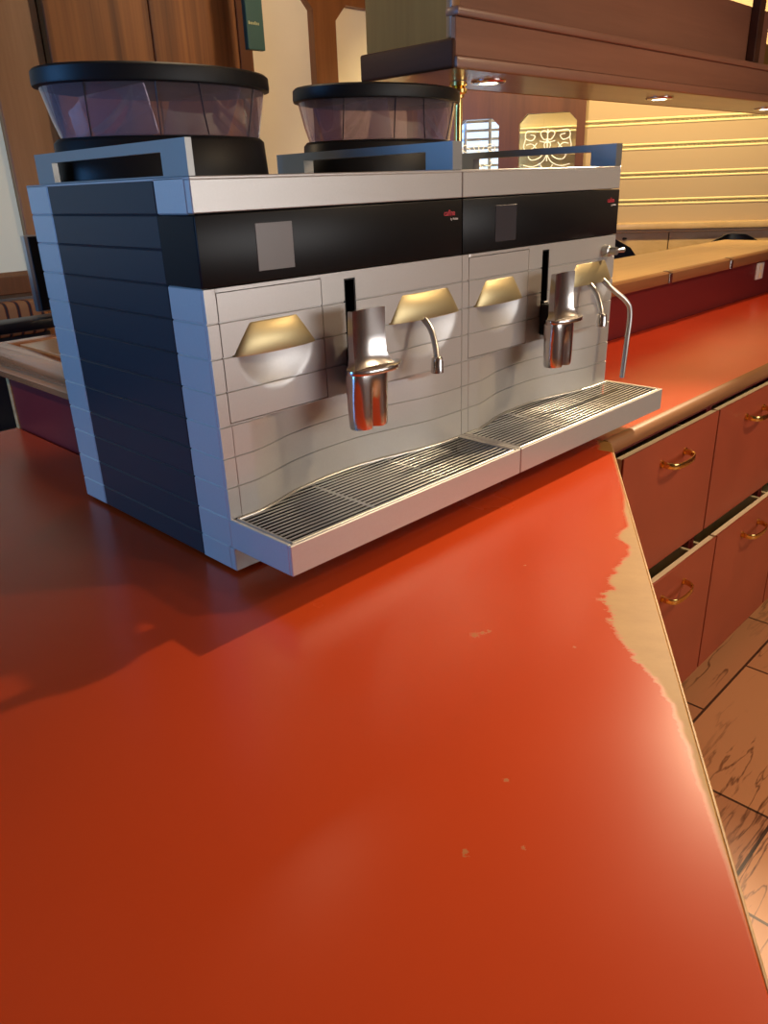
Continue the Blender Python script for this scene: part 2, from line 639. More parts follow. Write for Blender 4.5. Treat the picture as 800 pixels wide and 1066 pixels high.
# right slanting wall: boards, windows, sill, lower panel
struct(MB().box(-.587, 2.6, -.12, -.02, ZF, ZC, mtx=RM).build('wall_right', M['wall'], smooth=0))
zs = [.231 + .0, .375, .535, .70, .844, 1.0, 1.16, 1.32, 1.48, 1.64]


def boards(s0, s1, d0):
    """horizontal boards with a rounded bead along each top edge"""
    bd = MB()
    for a, b_ in zip(zs[:-1], zs[1:]):
        prof = [(-.03, a + .001), (-.004, a + .001)]
        for zc in (b_ - .034, b_ - .008):
            prof += [(.0, zc - .0075)] + [(.005 * math.cos(q), zc + .0065 * math.sin(q)) for q in [-1.4 + 2.8 * k / 8 for k in range(9)]] + [(.0, zc + .0075)]
        prof += [(-.03, b_)]
        bd.loft([[RM @ Vector((s_, d0 + p[0], p[1])) for p in prof] for s_ in (s0, s1)])
    return bd


struct(boards(-.587, 2.5, -.02).build('wall_cladding_right', M['board'], smooth=40))
struct(boards(-1.06, -.3, -.42).build('wall_cladding_outer', M['board'], smooth=40))
spot('gap_fill_spot', rw(-.85, -.2, 1.5), rw(-.8, -.42, .5), 80, (1.0, .80, .45), .05, 150, .6)  # added light in the gap, brightens the boards behind the glass
sl = MB().box(-.62, 2.5, -.03, .06, .19, .231, .006, 2, RM).box(-.62, 2.5, -.03, .045, .172, .188, .005, 1, RM)
struct(sl.build('trim_1', M['sill']))
lp = MB()
for s0, s1 in ((-.62, -.02), (-.015, .6), (.605, 1.2), (1.205, 1.9)):
    lp.box(s0, s1, -.03, .02, ZF + .08, .17, .003, 1, RM)
lpo = struct(lp.build('trim_2', M['sill']))
MB().tube([rw(-.28, .02, .135), rw(-.30, .03, .135), rw(-.30, .04, .135)], [.005, .009, .007]).build('knob', M['black'], lpo)


def octagon(s0, s1, z0, z1, c):
    return [(s0, z0), (s1, z0), (s1, z1 - c), (s1 - c, z1), (s0 + c, z1), (s0, z1 - c)]


def plate_with_holes(S0, S1, Z0, Z1, holes, d0, d1):
    """flat frame with chamfered window openings, extruded from d0 to d1 (local s, d, z)"""
    t = bmesh.new()

    def loop(pts):
        vs = [t.verts.new((p[0], d0, p[1])) for p in pts]
        return [t.edges.new((vs[i], vs[(i + 1) % len(vs)])) for i in range(len(vs))]
    ed = loop([(S0, Z0), (S1, Z0), (S1, Z1), (S0, Z1)])
    for h in holes:
        ed += loop(h)
    bmesh.ops.triangle_fill(t, use_beauty=True, edges=ed)
    r = bmesh.ops.extrude_face_region(t, geom=t.faces[:])
    for v in r['geom']:
        if isinstance(v, bmesh.types.BMVert):
            v.co.y = d1
    bmesh.ops.recalc_face_normals(t, faces=t.faces[:])
    return t


def etched(parent, s0, s1, zc):
    """ornamental scrollwork etched on a pane"""
    w_ = (s1 - s0)
    k = w_ / .36
    cx = (s0 + s1) / 2
    g = MB()

    def stroke(pts, r=.0035):
        g.tube([rw(cx + p[0] * k, -.028, zc + p[1] * k) for p in smooth_path([(q[0], q[1], 0) for q in pts], 6)], r, 6)
    # small crown of loops
    for sx in (-1, 1):
        stroke([(0, .05), (sx * .025, .05), (sx * .045, .085), (sx * .02, .10), (0, .085)])
        stroke([(0, .045), (sx * .02, .02), (sx * .015, -.02), (sx * .05, -.06), (sx * .10, -.07), (sx * .12, -.045), (sx * .10, -.03)])
        stroke([(0, -.04), (sx * .03, -.085), (sx * .09, -.11), (sx * .15, -.10)])
        stroke([(sx * .06, .095), (sx * .13, .10), (sx * .14, .06), (sx * .10, .045), (sx * .08, .07), (sx * .11, .08)])
        stroke([(sx * .14, .06), (sx * .15, .0), (sx * .10, -.005), (sx * .065, .03)])
        stroke([(sx * .07, .0), (sx * .10, .025), (sx * .135, .02)])
        stroke([(sx * .04, -.10), (sx * .02, -.14), (sx * .06, -.17), (sx * .12, -.15)])
    stroke([(0, .11), (0, .06), (0, .0), (0, -.08)])
    stroke([(-.05, .04), (0, .03), (.05, .04)])
    return g.build('etched_ornament', M['etch'], parent)


h1 = octagon(-1.40, -1.13, .12, .885, .045)
h2 = octagon(-1.0, -.64, .12, .90, .05)
wf = MB().merge(plate_with_holes(-1.75, -.587, ZF, ZC, [h1, h2], -.06, .02), RM)
wfo = struct(wf.build('window_1', M['dark_frame'], smooth=0))
MB().box(-1.42, -1.11, -.035, -.031, .1, .89, mtx=RM).build('window_pane', M['glass'], wfo, 0)
MB().box(-1.02, -.62, -.035, -.031, .1, .91, mtx=RM).build('window_pane', M['glass'], wfo, 0)
etched(wfo, -1.40, -1.13, .66)
etched(wfo, -1.0, -.64, .70)
# daylight seen through the left pane, with white slats
dp = struct(MB().box(-1.62, -1.07, -.30, -.28, -.1, 1.2, mtx=RM).build('window_2', M['sky_pane'], smooth=0))
sv = MB()
for z in [i * .055 for i in range(0, 20)]:
    sv.box(-1.62, -1.07, -.275, -.255, z, z + .016, mtx=RM)
for s in (-1.4, -1.23):
    sv.box(s, s + .02, -.275, -.25, 0, 1.1, mtx=RM)
sv.build('slat', M['slat'], dp, 0)
# outer shell behind the slanting wall so that no world shows
struct(MB().box(-2.0, -.4, -.6, -.5, ZF, ZC, mtx=RM).build('wall_outer', M['cream_wall'], smooth=0))

# back wall woodwork
struct(MB().box(.975, 1.215, 2.95, 3.0, ZF, ZC, .004).build('trim_3', M['frame_wood'], smooth=0))
wp = MB()
for x0, x1 in ((1.22, 1.735), (1.74, 2.24), (2.245, 2.33)):
    wp.box(x0, x1, 2.90, 3.0, ZF, ZC, .004)
struct(wp.build('trim_4', M['walnut'], smooth=0))
fr = plate_with_holes(2.33, 3.75, -.6, ZC, [octagon(2.36, 2.81, -.3, 1.52, .085), octagon(2.98, 3.62, -.3, 1.48, .085)], 0, .05)
struct(MB().merge(fr, Matrix(((1, 0, 0, 0), (0, 1, 0, 2.95), (0, 0, 1, 0), (0, 0, 0, 1)))).build('trim_5', M['beam'], smooth=0))
fr = plate_with_holes(-2.9, .975, .093, ZC, [[(-.6, .206), (.975 - .002, .206), (.99 - .017, 1.5), (-.6, 1.5)], [(-2.7, .206), (-.75, .206), (-.75, 1.5), (-2.7, 1.5)]], 0, .05)
wl = struct(MB().merge(fr, Matrix(((1, 0, 0, 0), (0, 1, 0, 2.95), (0, 0, 1, 0), (0, 0, 0, 1)))).build('window_5', M['frame_wood'], smooth=0))
MB().box(-2.75, .97, 2.975, 2.985, .2, 1.52).build('window_pane', M['cream_pane'], wl, 0)
struct(MB().box(-2.9, .975, 2.925, 2.949, .11, .19, .005, 2).build('trim_6', M['beam'], smooth=0))
# ceiling beams
for k, yy in enumerate((2.2, 1.3)):
    struct(MB().box(XL, 5.6, yy, yy + .1, ZC - .07, ZC, .005).build('trim_%d' % (7 + k), M['beam'], smooth=0))

# ------------------------------------------------------------------ bar: foreground counter
t = thing('bar_counter', (-.35, -.2, ZF), 'large red laminate bar counter in the foreground with edge worn to tan wood', 'counter')
E0 = Vector((.89, -.105, 0))
ED = Vector((-.8254, -.5645, 0))
far = E0 + ED * 2.1
poly = [(E0.x, E0.y), (far.x, far.y), (-1.7, far.y), (-1.7, 1.07), (.105, 1.07), (.105, .505), (.89, .505)]
MB().prism(poly, -.034, 0, .0012).build('countertop', M['counter'], t, 30)
EN = Vector((.5645, -.8254, 0))             # outward from the diagonal edge
es = MB()
p0, p1 = E0 + ED * .003, far
es.prism([(p0.x, p0.y), (p1.x, p1.y), (p1.x + EN.x * .003, p1.y + EN.y * .003), (p0.x + EN.x * .003, p0.y + EN.y * .003)], -.033, -.0006, .0008)
es.build('edge_strip', M['core'], t, 0)
ins = .09
q0 = E0 + ED * .12 - EN * ins
q1 = far - EN * ins
MB().prism([(q0.x, q0.y + .02), (q1.x, q1.y), (-1.62, q1.y), (-1.62, 1.0), (.10, 1.0), (.10, .50), (q0.x, .50)], ZF, -.034).build('base_cabinet', M['drawer_red'], t, 0)
settle(t)

# worktop on the right with wooden nosing
t = thing('worktop', (2.1, .17, -.05), 'red laminate worktop with wooden nosing running away to the right of the coffee machine', 'worktop')
MB().box(.8905, 3.42, -.088, .455, -.03, 0, .001).build('top', M['red'], t, 0)
nz = MB()
prof = [(-.088, -.034), (-.100, -.034), (-.107, -.028), (-.109, -.016), (-.106, -.004), (-.098, .001), (-.088, .001)]
nz.loft([[(.8915, p[0], p[1]) for p in prof], [(3.42, p[0], p[1]) for p in prof]])
nz.build('nosing', M['nosing'], t, 60)
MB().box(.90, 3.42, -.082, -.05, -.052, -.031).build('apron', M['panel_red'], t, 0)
settle(t)


# drawer cabinets
def make_cabinet(x0, x1, label):
    c = thing('drawer_cabinet', ((x0 + x1) / 2, .2, ZF), label, 'cabinet', 'drawer cabinets under the worktop')
    b = MB()
    b.box(x0, x0 + .016, -.072, .44, ZF + .06, -.053).box(x1 - .016, x1, -.072, .44, ZF + .06, -.053).box(x0 + .016, x1 - .016, .42, .44, ZF + .06, -.053).box(x0 + .016, x1 - .016, -.07, .42, ZF + .06, ZF + .08)
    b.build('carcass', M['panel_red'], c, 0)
    MB().box(x0, x1, -.072, -.06, ZF, ZF + .06).build('plinth', M['skirt'], c, 0)
    for yf, z0, z1 in ((-.102, -.412, -.062), (-.142, -.860, -.420)):
        d = MB().box(x0 + .003, x1 - .003, yf, yf + .006, z0, z1, .001).build('drawer', M['drawer_red'], c, 0)
        e = MB().box(x0 + .004, x1 - .004, yf + .006, yf + .021, z0 + .002, z1 - .001, .001)
        e.box(x0 + .022, x0 + .034, yf + .02, .3, z0 + .03, z1 - .05).box(x1 - .034, x1 - .022, yf + .02, .3, z0 + .03, z1 - .05).box(x0 + .022, x1 - .022, .29, .30, z0 + .03, z1 - .05).box(x0 + .022, x1 - .022, yf + .02, .3, z0 + .03, z0 + .04)
        e.build('drawer_box', M['cream_edge'], d, 0)
        hx, hz = (x0 + x1) / 2 - .0, z1 - .062
        w = .062
        h = MB()
        path = smooth_path([(hx - w, yf, hz), (hx - w, yf - .018, hz - .002), (hx - w * .75, yf - .034, hz - .004), (hx, yf - .038, hz - .006), (hx + w * .75, yf - .034, hz - .004), (hx + w, yf - .018, hz - .002), (hx + w, yf, hz)], 6)
        # flat strap bow handle
        rings = []
        for i, p in enumerate(path):
            dd = (path[min(i + 1, len(path) - 1)] - path[max(i - 1, 0)]).normalized()
            n_ = Vector((-dd.y, dd.x, 0)).normalized()
            rings.append([p + n_ * a_ * .0022 + Vector((0, 0, b_ * .0075)) for a_, b_ in ((-1, -.8), (-.6, -1), (.6, -1), (1, -.8), (1, .8), (.6, 1), (-.6, 1), (-1, .8))])
        h.loft(rings)
        for sx in (-1, 1):
            h.tube([(hx + sx * w, yf + .0005, hz), (hx + sx * w, yf - .004, hz)], .0095, 14)
        h.build('handle', M['brass'], d, 50)
    settle(c)
    return c


make_cabinet(.965, 1.478, 'red drawer cabinet with brass handles right beside the worn counter edge')
make_cabinet(1.481, 1.994, 'red drawer cabinet at the right border of the photo, second from the foreground counter')
make_cabinet(1.997, 2.51, 'red drawer cabinet beyond the right border, under the far worktop')

# raised bar ledge, right run and corner
t = thing('bar_ledge', (2.3, .6, ZF), 'raised yellow wooden bar ledge on dark red upstand above the right worktop', 'bar ledge')
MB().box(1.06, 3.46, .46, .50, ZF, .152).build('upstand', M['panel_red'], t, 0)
lp = [(1.06, .452), (3.40, .452), (3.40, .85), (1.06, .85)]
MB().prism(lp, .165, .193, .002).build('shelf', M['ledge'], t, 0)
nz = MB()
prof = [(.456, .152), (.436, .152), (.431, .158), (.431, .188), (.437, .1945), (.456, .1945)]
nz.loft([[(1.06, p[0], p[1]) for p in prof], [(3.385, p[0], p[1]) for p in prof]])
nz.build('nosing', M['nosing'], t, 40)
MB().box(1.06, 3.399, .844, .858, .155, .19, .003).build('outer_edge', M['nosing'], t, 0)
for bx in (2.239, 2.78):
    MB().box(bx - .012, bx + .012, .4265, .431, .153, .189, .002).box(bx - .012, bx + .012, .4265, .455, .1946, .197, .001).build('bracket', M['chrome'], t, 0)
settle(t)

# return leg of the ledge at the right border
t = thing('bar_ledge', (3.6, -.2, ZF), 'return leg of the yellow bar ledge, its outer edge just visible at the right border', 'bar ledge')
MB().box(3.465, 3.50, -1.2, .46, ZF, .152).build('upstand', M['panel_red'], t, 0)
MB().prism([(3.4015, .85), (3.4015, -1.2), (3.79, -1.2), (3.715, .85)], .165, .193, .002).build('shelf', M['ledge'], t, 0)
MB().box(3.4015, 3.715, .844, .858, .155, .19, .003).build('outer_edge', M['nosing'], t, 0)
settle(t)

# raised ledge on the left
t = thing('bar_ledge', (.3, .8, ZF), 'raised bar ledge with moulded wood rim and pale inlaid top, left behind the coffee machine', 'bar ledge')
MB().box(.112, .135, .525, 1.07, ZF, .13).box(.135, 1.055, .51, .535, ZF, .15).build('upstand', M['panel_red'], t, 0)
MB().box(.108, .138, 1.072, 1.086, ZF, .135, .002).build('end_post', M['core'], t, 0)
MB().box(.10, .46, .60, 1.10, .165, .19, .002).box(.46, 1.055, .56, .85, .165, .193, .002).build('shelf', M['frame_wood'], t, 0)
nz = MB()
prof = [(.14, .13), (.095, .13), (.082, .138), (.080, .152), (.090, .160), (.080, .168), (.074, .182), (.080, .198), (.095, .205), (.125, .204), (.14, .194)]
ya, yb = .52, 1.125
nz.loft([[(p[0], ya, p[1]) for p in prof], [(p[0], yb - .03, p[1]) for p in prof], [(p[0] + .012, yb - .006, p[1] - (.004 if p[1] > .17 else -.004)) for p in prof]])
nz.box(.11, .46, 1.06, 1.115, .16, .203, .008, 3).box(.40, .47, .56, 1.11, .16, .203, .008, 3)
nz.build('nosing', M['nosing_y'], t, 45)
MB().box(.15, .40, .58, 1.06, .185, .199, .001).build('inlay', M['inlay'], t, 0)
settle(t)

# socket in the upstand
t = thing('power_socket', (3.175, .46, .05), 'white double power socket on the dark red upstand at the right border', 'socket')
MB().box(3.135, 3.215, .452, .4605, .07, .142, .004, 2).build('cover_plate', M['white'], t, 40)
for zz in (.089, .123):
    MB().tube([(3.175, .4525, zz), (3.175, .4505, zz)], .0135, 20).build('outlet', M['cream_edge'], t, 40)
settle(t)

# ------------------------------------------------------------------ canopy
t = thing('bar_canopy', (2.0, .44, .742), 'dark wooden canopy with stepped fascia hanging over the bar, downlights beneath', 'canopy')
CX0, CX1, CY0, CY1 = .885, 4.2, .32, .575
MB().box(CX0 + .012, CX1, CY0 + .012, CY1, .744, .756).build('underside', M['under'], t, 0)
MB().box(CX0 + .002, CX1, CY0 - .004, CY0 + .013, .743, .766, .004, 2).build('bottom_lip', M['canopy'], t, 40)
MB().box(CX0 + .004, CX1, CY0 + .002, CY0 + .016, .7665, .8375, .0015).build('fascia', M['canopy'], t, 0)
MB().box(CX0 + .002, CX1, CY0 - .006, CY0 + .03, .838, .856, .005, 2).build('top_trim', M['canopy'], t, 40)
MB().box(CX0 + .03, 2.62, CY0 + .03, CY0 + .048, .8565, 1.02, .001).build('upper_board', M['canopy'], t, 0)
MB().box(CX0 - .004, CX0 + .010, CY0 + .003, CY1 + .03, .743, .799, .006, 3).build('end_trim', M['canopy_dark'], t, 40)
MB().box(CX0 + .011, CX0 + .03, CY0 + .03, CY1 + .02, .757, 1.30, .001).build('end_panel', M['canopy_side'], t, 0)
MB().box(CX0 + .004, CX0 + .032, CY0 + .012, CY0 + .0295, .7995, 1.30, .004, 2).build('corner_post', M['frame_wood'], t, 40)
MB().box(CX0 + .012, CX1, CY1, CY1 + .018, .744, 1.0, .001).build('rear_board', M['canopy_side'], t, 0)
settle(t)
pt = MB().box(2.455, 2.50, CY0 + .001, CY0 + .029, .8568, ZC, .002)
tag(pt.build('hanging_post', M['canopy_dark'], smooth=0), 'dark wooden post between canopy trim and ceiling at the upper right border', 'post')
labs = ['small round downlight under the canopy just right of the brass pole', 'small round downlight under the middle of the canopy, lit over the yellow ledge', 'small round downlight under the canopy at the right border']
for k, lx in enumerate((1.157, 2.046, 2.935)):
    d = thing('downlight', (lx, .44, .744), labs[k], 'downlight', 'downlights under the canopy')
    ring = MB().lathe([(.0, .7435), (.026, .7435), (.026, .7385), (.040, .7395), (.043, .7425), (.043, .7438), (.0, .7438)], lx, .44, 32)
    ring.build('trim_ring', M['chrome'], d, 40)
    MB().lathe([(0, .7432), (.022, .7432), (.018, .7395), (0, .738)], lx, .44, 24).build('lamp', M['lamp'], d, 40)
    settle(d)
    spot('downlight_beam', (lx, .44, .733), (lx, .43, 0), 12, (1.0, .66, .28), .02, 130, .5)
t = thing('support_pole', (1.088, .478, .195), 'brass pole with collar standing on bar ledge under the canopy corner', 'pole')
MB().tube([(1.088, .478, .196), (1.088, .478, .743)], .010, 20).build('shaft', M['brass'], t, 50)
cl = [(.010, .7425), (.021, .7425), (.021, .734), (.015, .731), (.021, .727), (.021, .719), (.014, .715), (.014, .708), (.010, .706)]
MB().lathe(cl, 1.088, .478, 24).build('collar', M['brass'], t, 40)
MB().lathe([(.010, .205), (.022, .201), (.024, .1935), (.0, .1935)], 1.088, .478, 24).build('foot', M['brass'], t, 40)
settle(t)

# ------------------------------------------------------------------ coffee machine
H, W1, D = .54, .5187, .4785
W = 2 * W1
LV = [.54, .496, .4531, .4077, .363, .3169, .2709, .224, .179, .1356, .0883, .0427, 0]
cm = thing('coffee_machine', (W / 2, D / 2, 0), 'large silver and black double coffee machine with ribbed panels standing on the red counter', 'coffee machine')
MB().box(.008, W - .008, .07, D - .003, .006, H - .003).build('body_core', M['black'], cm, 0)
ft = MB()
# sides: stacked slabs with fine joints, light - dark - light
ZB = .006


def slabs(x0, x1, y0, y1, levels, bev=.0019):
    b = MB()
    for a, c in levels:
        b.box(x0, x1, y0, y1, c, a, bev)
    return b


allv = [(LV[i], max(LV[i + 1], ZB)) for i in range(12)]
no_band = [q for i, q in enumerate(allv) if i not in (1, 2)]
band = [(LV[1], LV[3])]
for sx0, sx1 in ((0, .012), (W - .012, W)):
    slabs(sx0, sx1, .0122, .085, no_band[:1]).build('side_panel', M['silver'], cm, 0)
    sp_ = slabs(sx0, sx1, .0035, .085, no_band[1:-1])
    sp_.box(sx0, sx1, .0122, .085, ZB, LV[11], .0013)
    sp_.build('side_panel', M['silver'], cm, 0)
    slabs(sx0, sx1, .4025, D, allv).build('side_panel', M['silver'], cm, 0)
    slabs(sx0 + (.0004 if sx0 == 0 else 0), sx1 - (0 if sx0 == 0 else .0004), .0855, .402, allv).build('side_insert', M['insert'], cm, 0)
slabs(.012, W - .012, D - .012, D, allv).build('rear_panel', M['silver'], cm, 0)
MB().box(.0, W, .0, D, H - .004, H, .0012).build('top_plate', M['silver'], cm, 0)
MB().box(.0, W1 - .0007, 0, .012, .4975, H - .0035, .0012).box(W1 + .0007, W, 0, .012, .4975, H - .0035, .0012).build('top_fascia', M['silver'], cm, 0)
MB().box(0.0, W, 0.0, .012, ZB, .042, .0012).build('base_strip', M['silver'], cm, 0)


def recess(x):
    xs_ = [0, .05, .09, .13, .18, .25, .30, .37, .43, .48, .5187]
    ys_ = [0, .0, .009, .021, .029, .032, .029, .015, .003, 0, 0]
    for i in range(len(xs_) - 1):
        if x <= xs_[i + 1]:
            a = (x - xs_[i]) / (xs_[i + 1] - xs_[i])
            # Catmull-Rom
            p0_, p1_, p2_, p3_ = ys_[max(i - 1, 0)], ys_[i], ys_[i + 1], ys_[min(i + 2, len(ys_) - 1)]
            return max(0, .5 * (2 * p1_ + (p2_ - p0_) * a + (2 * p0_ - 5 * p1_ + 4 * p2_ - p3_) * a * a + (3 * p1_ - p0_ - 3 * p2_ + p3_) * a ** 3))
    return 0


HOODS = ((.108, .073, .044), (.424, .087, .060))    # centre, half width at the bottom, at the top
GD = .0024


def front_y(x, z):
    y = 0
    if z < .224:
        y = recess(x) * min(1, (.224 - z) / .0025)
    for hx, hb, ht in HOODS:
        if z < .3165:
            rr = math.hypot(x - hx, (z - .3165) * 1.25) / (hb - .008)
            if rr < 1:
                y += .010 * (1 - rr * rr)
    return y


def grid_patch(x0, x1, z0, z1, off=0, holes=(), xseam=()):
    """ribbed front skin over a rectangle; holes are left open and every free edge returns into the machine"""
    def lines(a, b, must, grooves):
        n = max(2, round((b - a) / .005))
        st = {round(a + (b - a) * i / n, 5) for i in range(n + 1)}
        for q in must:
            if a < q < b:
                st = {v for v in st if abs(v - q) > .0018 or v in (round(a, 5), round(b, 5))} | {round(q, 5)}
        g = set()
        for q in grooves:
            if a + .002 < q < b - .002:
                st = {v for v in st if abs(v - q) > .002}
                st |= {round(q + e, 5) for e in (-.0014, -.0006, .0006, .0014)}
                g |= {round(q - .0006, 5), round(q + .0006, 5)}
        return sorted(st), g
    xs_, gx = lines(x0, x1, [h[0] for h in holes] + [h[1] for h in holes], xseam)
    zz, gl = lines(z0, z1, [h[2] for h in holes] + [h[3] for h in holes], LV)
    bm_ = bmesh.new()
    vs = []
    for z in zz:
        row = []
        for x in xs_:
            y = front_y(x, z)
            if z in gl:
                y += GD
            if x in gx and (z < .224 or z > .403):
                y += GD * .35
            row.append(bm_.verts.new((x + off, y, z)))
        vs.append(row)
    for i in range(len(zz) - 1):
        for j in range(len(xs_) - 1):
            cx, cz = (xs_[j] + xs_[j + 1]) / 2, (zz[i] + zz[i + 1]) / 2
            if any(h[0] < cx < h[1] and h[2] < cz < h[3] for h in holes):
                continue
            bm_.faces.new((vs[i][j], vs[i][j + 1], vs[i + 1][j + 1], vs[i + 1][j]))
    bmesh.ops.delete(bm_, geom=[v for v in bm_.verts if not v.link_faces], context='VERTS')
    bnd = [e for e in bm_.edges if len(e.link_faces) == 1]
    r = bmesh.ops.extrude_edge_only(bm_, edges=bnd)
    for v in r['geom']:
        if isinstance(v, bmesh.types.BMVert):
            v.co.y += .010
    bmesh.ops.recalc_face_normals(bm_, faces=bm_.faces[:])
    return bm_


g_ = .0006
for u in range(2):
    off = u * W1
    # front skin in patches around the door and the slot, joined to one panel
    fp = MB().merge(grid_patch(.0006, W1 - .0006, .0883, .4065, off, [(.019 - g_, .198 + g_, .227 - g_, .401 + g_), (.243, .266, .24, .396)], [.0195]))
    fp.build('front_panel', M['silver'], cm, 40)
    door = MB().merge(grid_patch(.019 + g_, .198 - g_, .227 + g_, .401 - g_, off)).build('door', M['silver'], cm, 40)
    # black spout slot
    MB().box(off + .243, off + .2455, .0008, .05, .24, .396).box(off + .2635, off + .266, .0008, .05, .24, .396).box(off + .2455, off + .2635, .03, .05, .24, .396).box(off + .2455, off + .2635, .0008, .05, .3935, .396).box(off + .2455, off + .2635, .0008, .05, .24, .2425).build('slot', M['black'], cm, 0)
    # hoods
    for k, (hx, hb, ht) in enumerate(HOODS):
        rings = []
        n = 24
        for z, hw, dp_ in ((.3155, hb, .0145), (.3165, hb, .015), (.3565, ht, .006), (.3575, ht - .001, .005)):
            rings.append([(off + hx + hw * math.cos(PI + PI * i / n), .002 + dp_ * math.sin(PI + PI * i / n), z) for i in range(n + 1)])
        hd = MB().loft(rings)
        hd.build('handle' if k == 0 else 'hood', M['hood'], door if k == 0 else cm, 40)
    # display band
    x0, x1 = off + (.0 if u == 0 else .0008), off + W1 - (.0008 if u == 0 else 0)
    bnd_ = MB().box(x0, x1, -.0008, .012, LV[3] + .0005, LV[1] - .0005, .0016, 2)
    if u == 0:
        bnd_.box(-.0008, .012, .0, .0855, LV[3] + .0005, LV[1] - .0005, .0012)
    else:
        bnd_.box(W - .012, W + .0008, 0, .0855, LV[3] + .0005, LV[1] - .0005, .0012)
    bo = bnd_.build('display_band', M['gloss'], cm, 40)
    MB().box(off + .090, off + .152, -.0016, 0, .4215, .4815, .0003).build('screen', M['screen_grey'] if u == 0 else M['screen_dark'], bo, 0)
    text_mesh('cafina', .0125, 'logo', M['logo_red'], bo, (off + .470, -.0012, .4715), bold=.0002)
    text_mesh('by Melitta', .0048, 'logo_line', M['logo_white'], bo, (off + .4865, -.0012, .4645), bold=.0001)
    # spout head: carriage in the slot, chrome shield, lip, twin outlet
    sx, sy = off + .236, -.056
    MB().box(off + .2465, off + .2625, -.006, .03, .236, .30, .002).box(off + .236, off + .258, -.040, -.002, .236, .296, .003).build('spout_carriage', M['black'], cm, 0)
    n = 20
    rings = []
    for z, hw, tck, yo in ((.358, .0325, .007, 0), (.357, .033, .008, 0), (.32, .033, .009, .001), (.292, .0335, .010, .0), (.281, .037, .012, -.004), (.275, .042, .016, -.008)):
        ring = []
        for i in range(n + 1):
            a = -1 + 2 * i / n
            ring.append((sx + a * hw, sy + yo + .006 * (1 - a * a) - .002, z))
        for i in range(n + 1):
            a = 1 - 2 * i / n
            ring.append((sx + a * hw, sy + yo + .006 * (1 - a * a) + tck, z))
        rings.append(ring)
    so = MB().loft(rings).build('spout', M['chrome'], cm, 40)
    # lip reaching out to the right
    lip = []
    n = 40
    for i in range(n):
        a = 2 * PI * i / n
        lx = math.cos(a) * .056
        ly = math.sin(a) * (.026 if lx < .02 else .026 * (1 - .55 * ((lx - .02) / .036) ** 1.5))
        lip.append((sx + .014 + lx, sy + .002 + ly))
    MB().prism(lip, .2665, .2745, .002, seg=2).build('lip', M['chrome'], so, 40)
    # twin outlet body with lobes growing downwards
    rings = []
    n = 64
    for z, k_, scl in ((.267, 0, .98), (.262, 0, 1), (.252, .12, 1), (.240, .6, 1), (.225, .9, 1), (.205, 1, .99), (.188, 1, .97), (.184, 1, .93)):
        ring = []
        for i in range(n):
            a = 2 * PI * i / n
            c_, s_ = math.cos(a), math.sin(a)
            bx, by = .036 * math.copysign(abs(c_) ** .7, c_), .020 * math.copysign(abs(s_) ** .7, s_)
            lobe = 1 - .52 * k_ * math.exp(-(bx / .0065) ** 2) - .22 * k_ * math.exp(-((abs(bx) - .034) / .006) ** 2)
            ring.append((sx - .004 + bx * scl, sy + .004 + by * lobe * scl, z))
        rings.append(ring)
    MB().loft(rings).build('outlet', M['chrome'], so, 40)
    # milk spout under the right hood
    mx = off + .384
    p = smooth_path([(mx + .026, .006, .322), (mx + .025, -.012, .313), (mx + .021, -.030, .296), (mx + .013, -.045, .272), (mx + .008, -.052, .255)], 6)
    ms = MB().tube(p, .0052, 14).build('milk_spout', M['steel'], cm, 60)
    MB().lathe([(.0, .262), (.0075, .262), (.0098, .258), (.0105, .236), (.0085, .235), (.0, .238)], mx + .008, -.052, 20).build('nozzle', M['chrome'], ms, 40)
    # drip tray
    tx0, tx1 = off + (.0 if u == 0 else .001), off + W1 - (.001 if u == 0 else -.012)
    yF = -.135
    tr = MB()
    tr.box(tx0, tx1, yF, yF + .006, .043, .0883, .0012).box(tx0, tx0 + .006, yF + .006, .004, .043, .0883, .0008).box(tx1 - .006, tx1, yF + .006, .004, .043, .0883, .0008).box(tx0 + .006, tx1 - .006, yF + .006, .004, .043, .049)
    to = tr.build('drip_tray', M['silver'], cm, 0)
    MB().box(tx0 + .006, tx1 - .006, yF + .006, .06, .049, .056).build('tray_pan', M['black'], to, 0)
    gr = MB()
    edge_l, edge_r = tx0 + .010, tx1 - .010
    for k in range(18):
        y = yF + .0125 + k * .0095
        # rods stop at the curved front panel
        run = []
        cur = None
        N_ = 100
        for i in range(N_ + 1):
            x = edge_l + (edge_r - edge_l) * i / N_
            ok = y < recess(min(max(x - off, 0), W1)) - .004
            if ok and cur is None:
                cur = x
            if (not ok or i == N_) and cur is not None:
                run.append((cur, x))
                cur = None
        for a, b in run:
            if b - a > .01:
                gr.box(a, b, y - .0019, y + .0019, .0858, .0868, .0003)
    for fx in (.33, .66):
        x = edge_l + (edge_r - edge_l) * fx
        gr.tube([(x, yF + .010, .0835), (x, recess(x - off) - .003, .0835)], .0018, 6)
    # frame of the grille
    rim = [(edge_l + (edge_r - edge_l) * i / 40, 0) for i in range(41)]
    rim = [(x, recess(min(max(x - off, 0), W1)) - .003, .0868) for x, _ in rim]
    gr.tube(rim, .0026, 8)
    gr.tube([(edge_l, yF + .009, .0862), (edge_l, -.003, .0862)], .003, 8).tube([(edge_r, yF + .009, .0862), (edge_r, -.003, .0862)], .003, 8)
    gr.tube([(edge_l, yF + .009, .0862), (edge_r, yF + .009, .0862)], .0022, 8)
    gr.build('grille', M['steel'], to, 50)
    # hopper
    hx, hy = off + .217, .40
    n = 72

    def ell(a, b, z, cx=hx, cy=hy):
        return [(cx + a * math.cos(2 * PI * i / n), cy + b * math.sin(2 * PI * i / n), z) for i in range(n)]
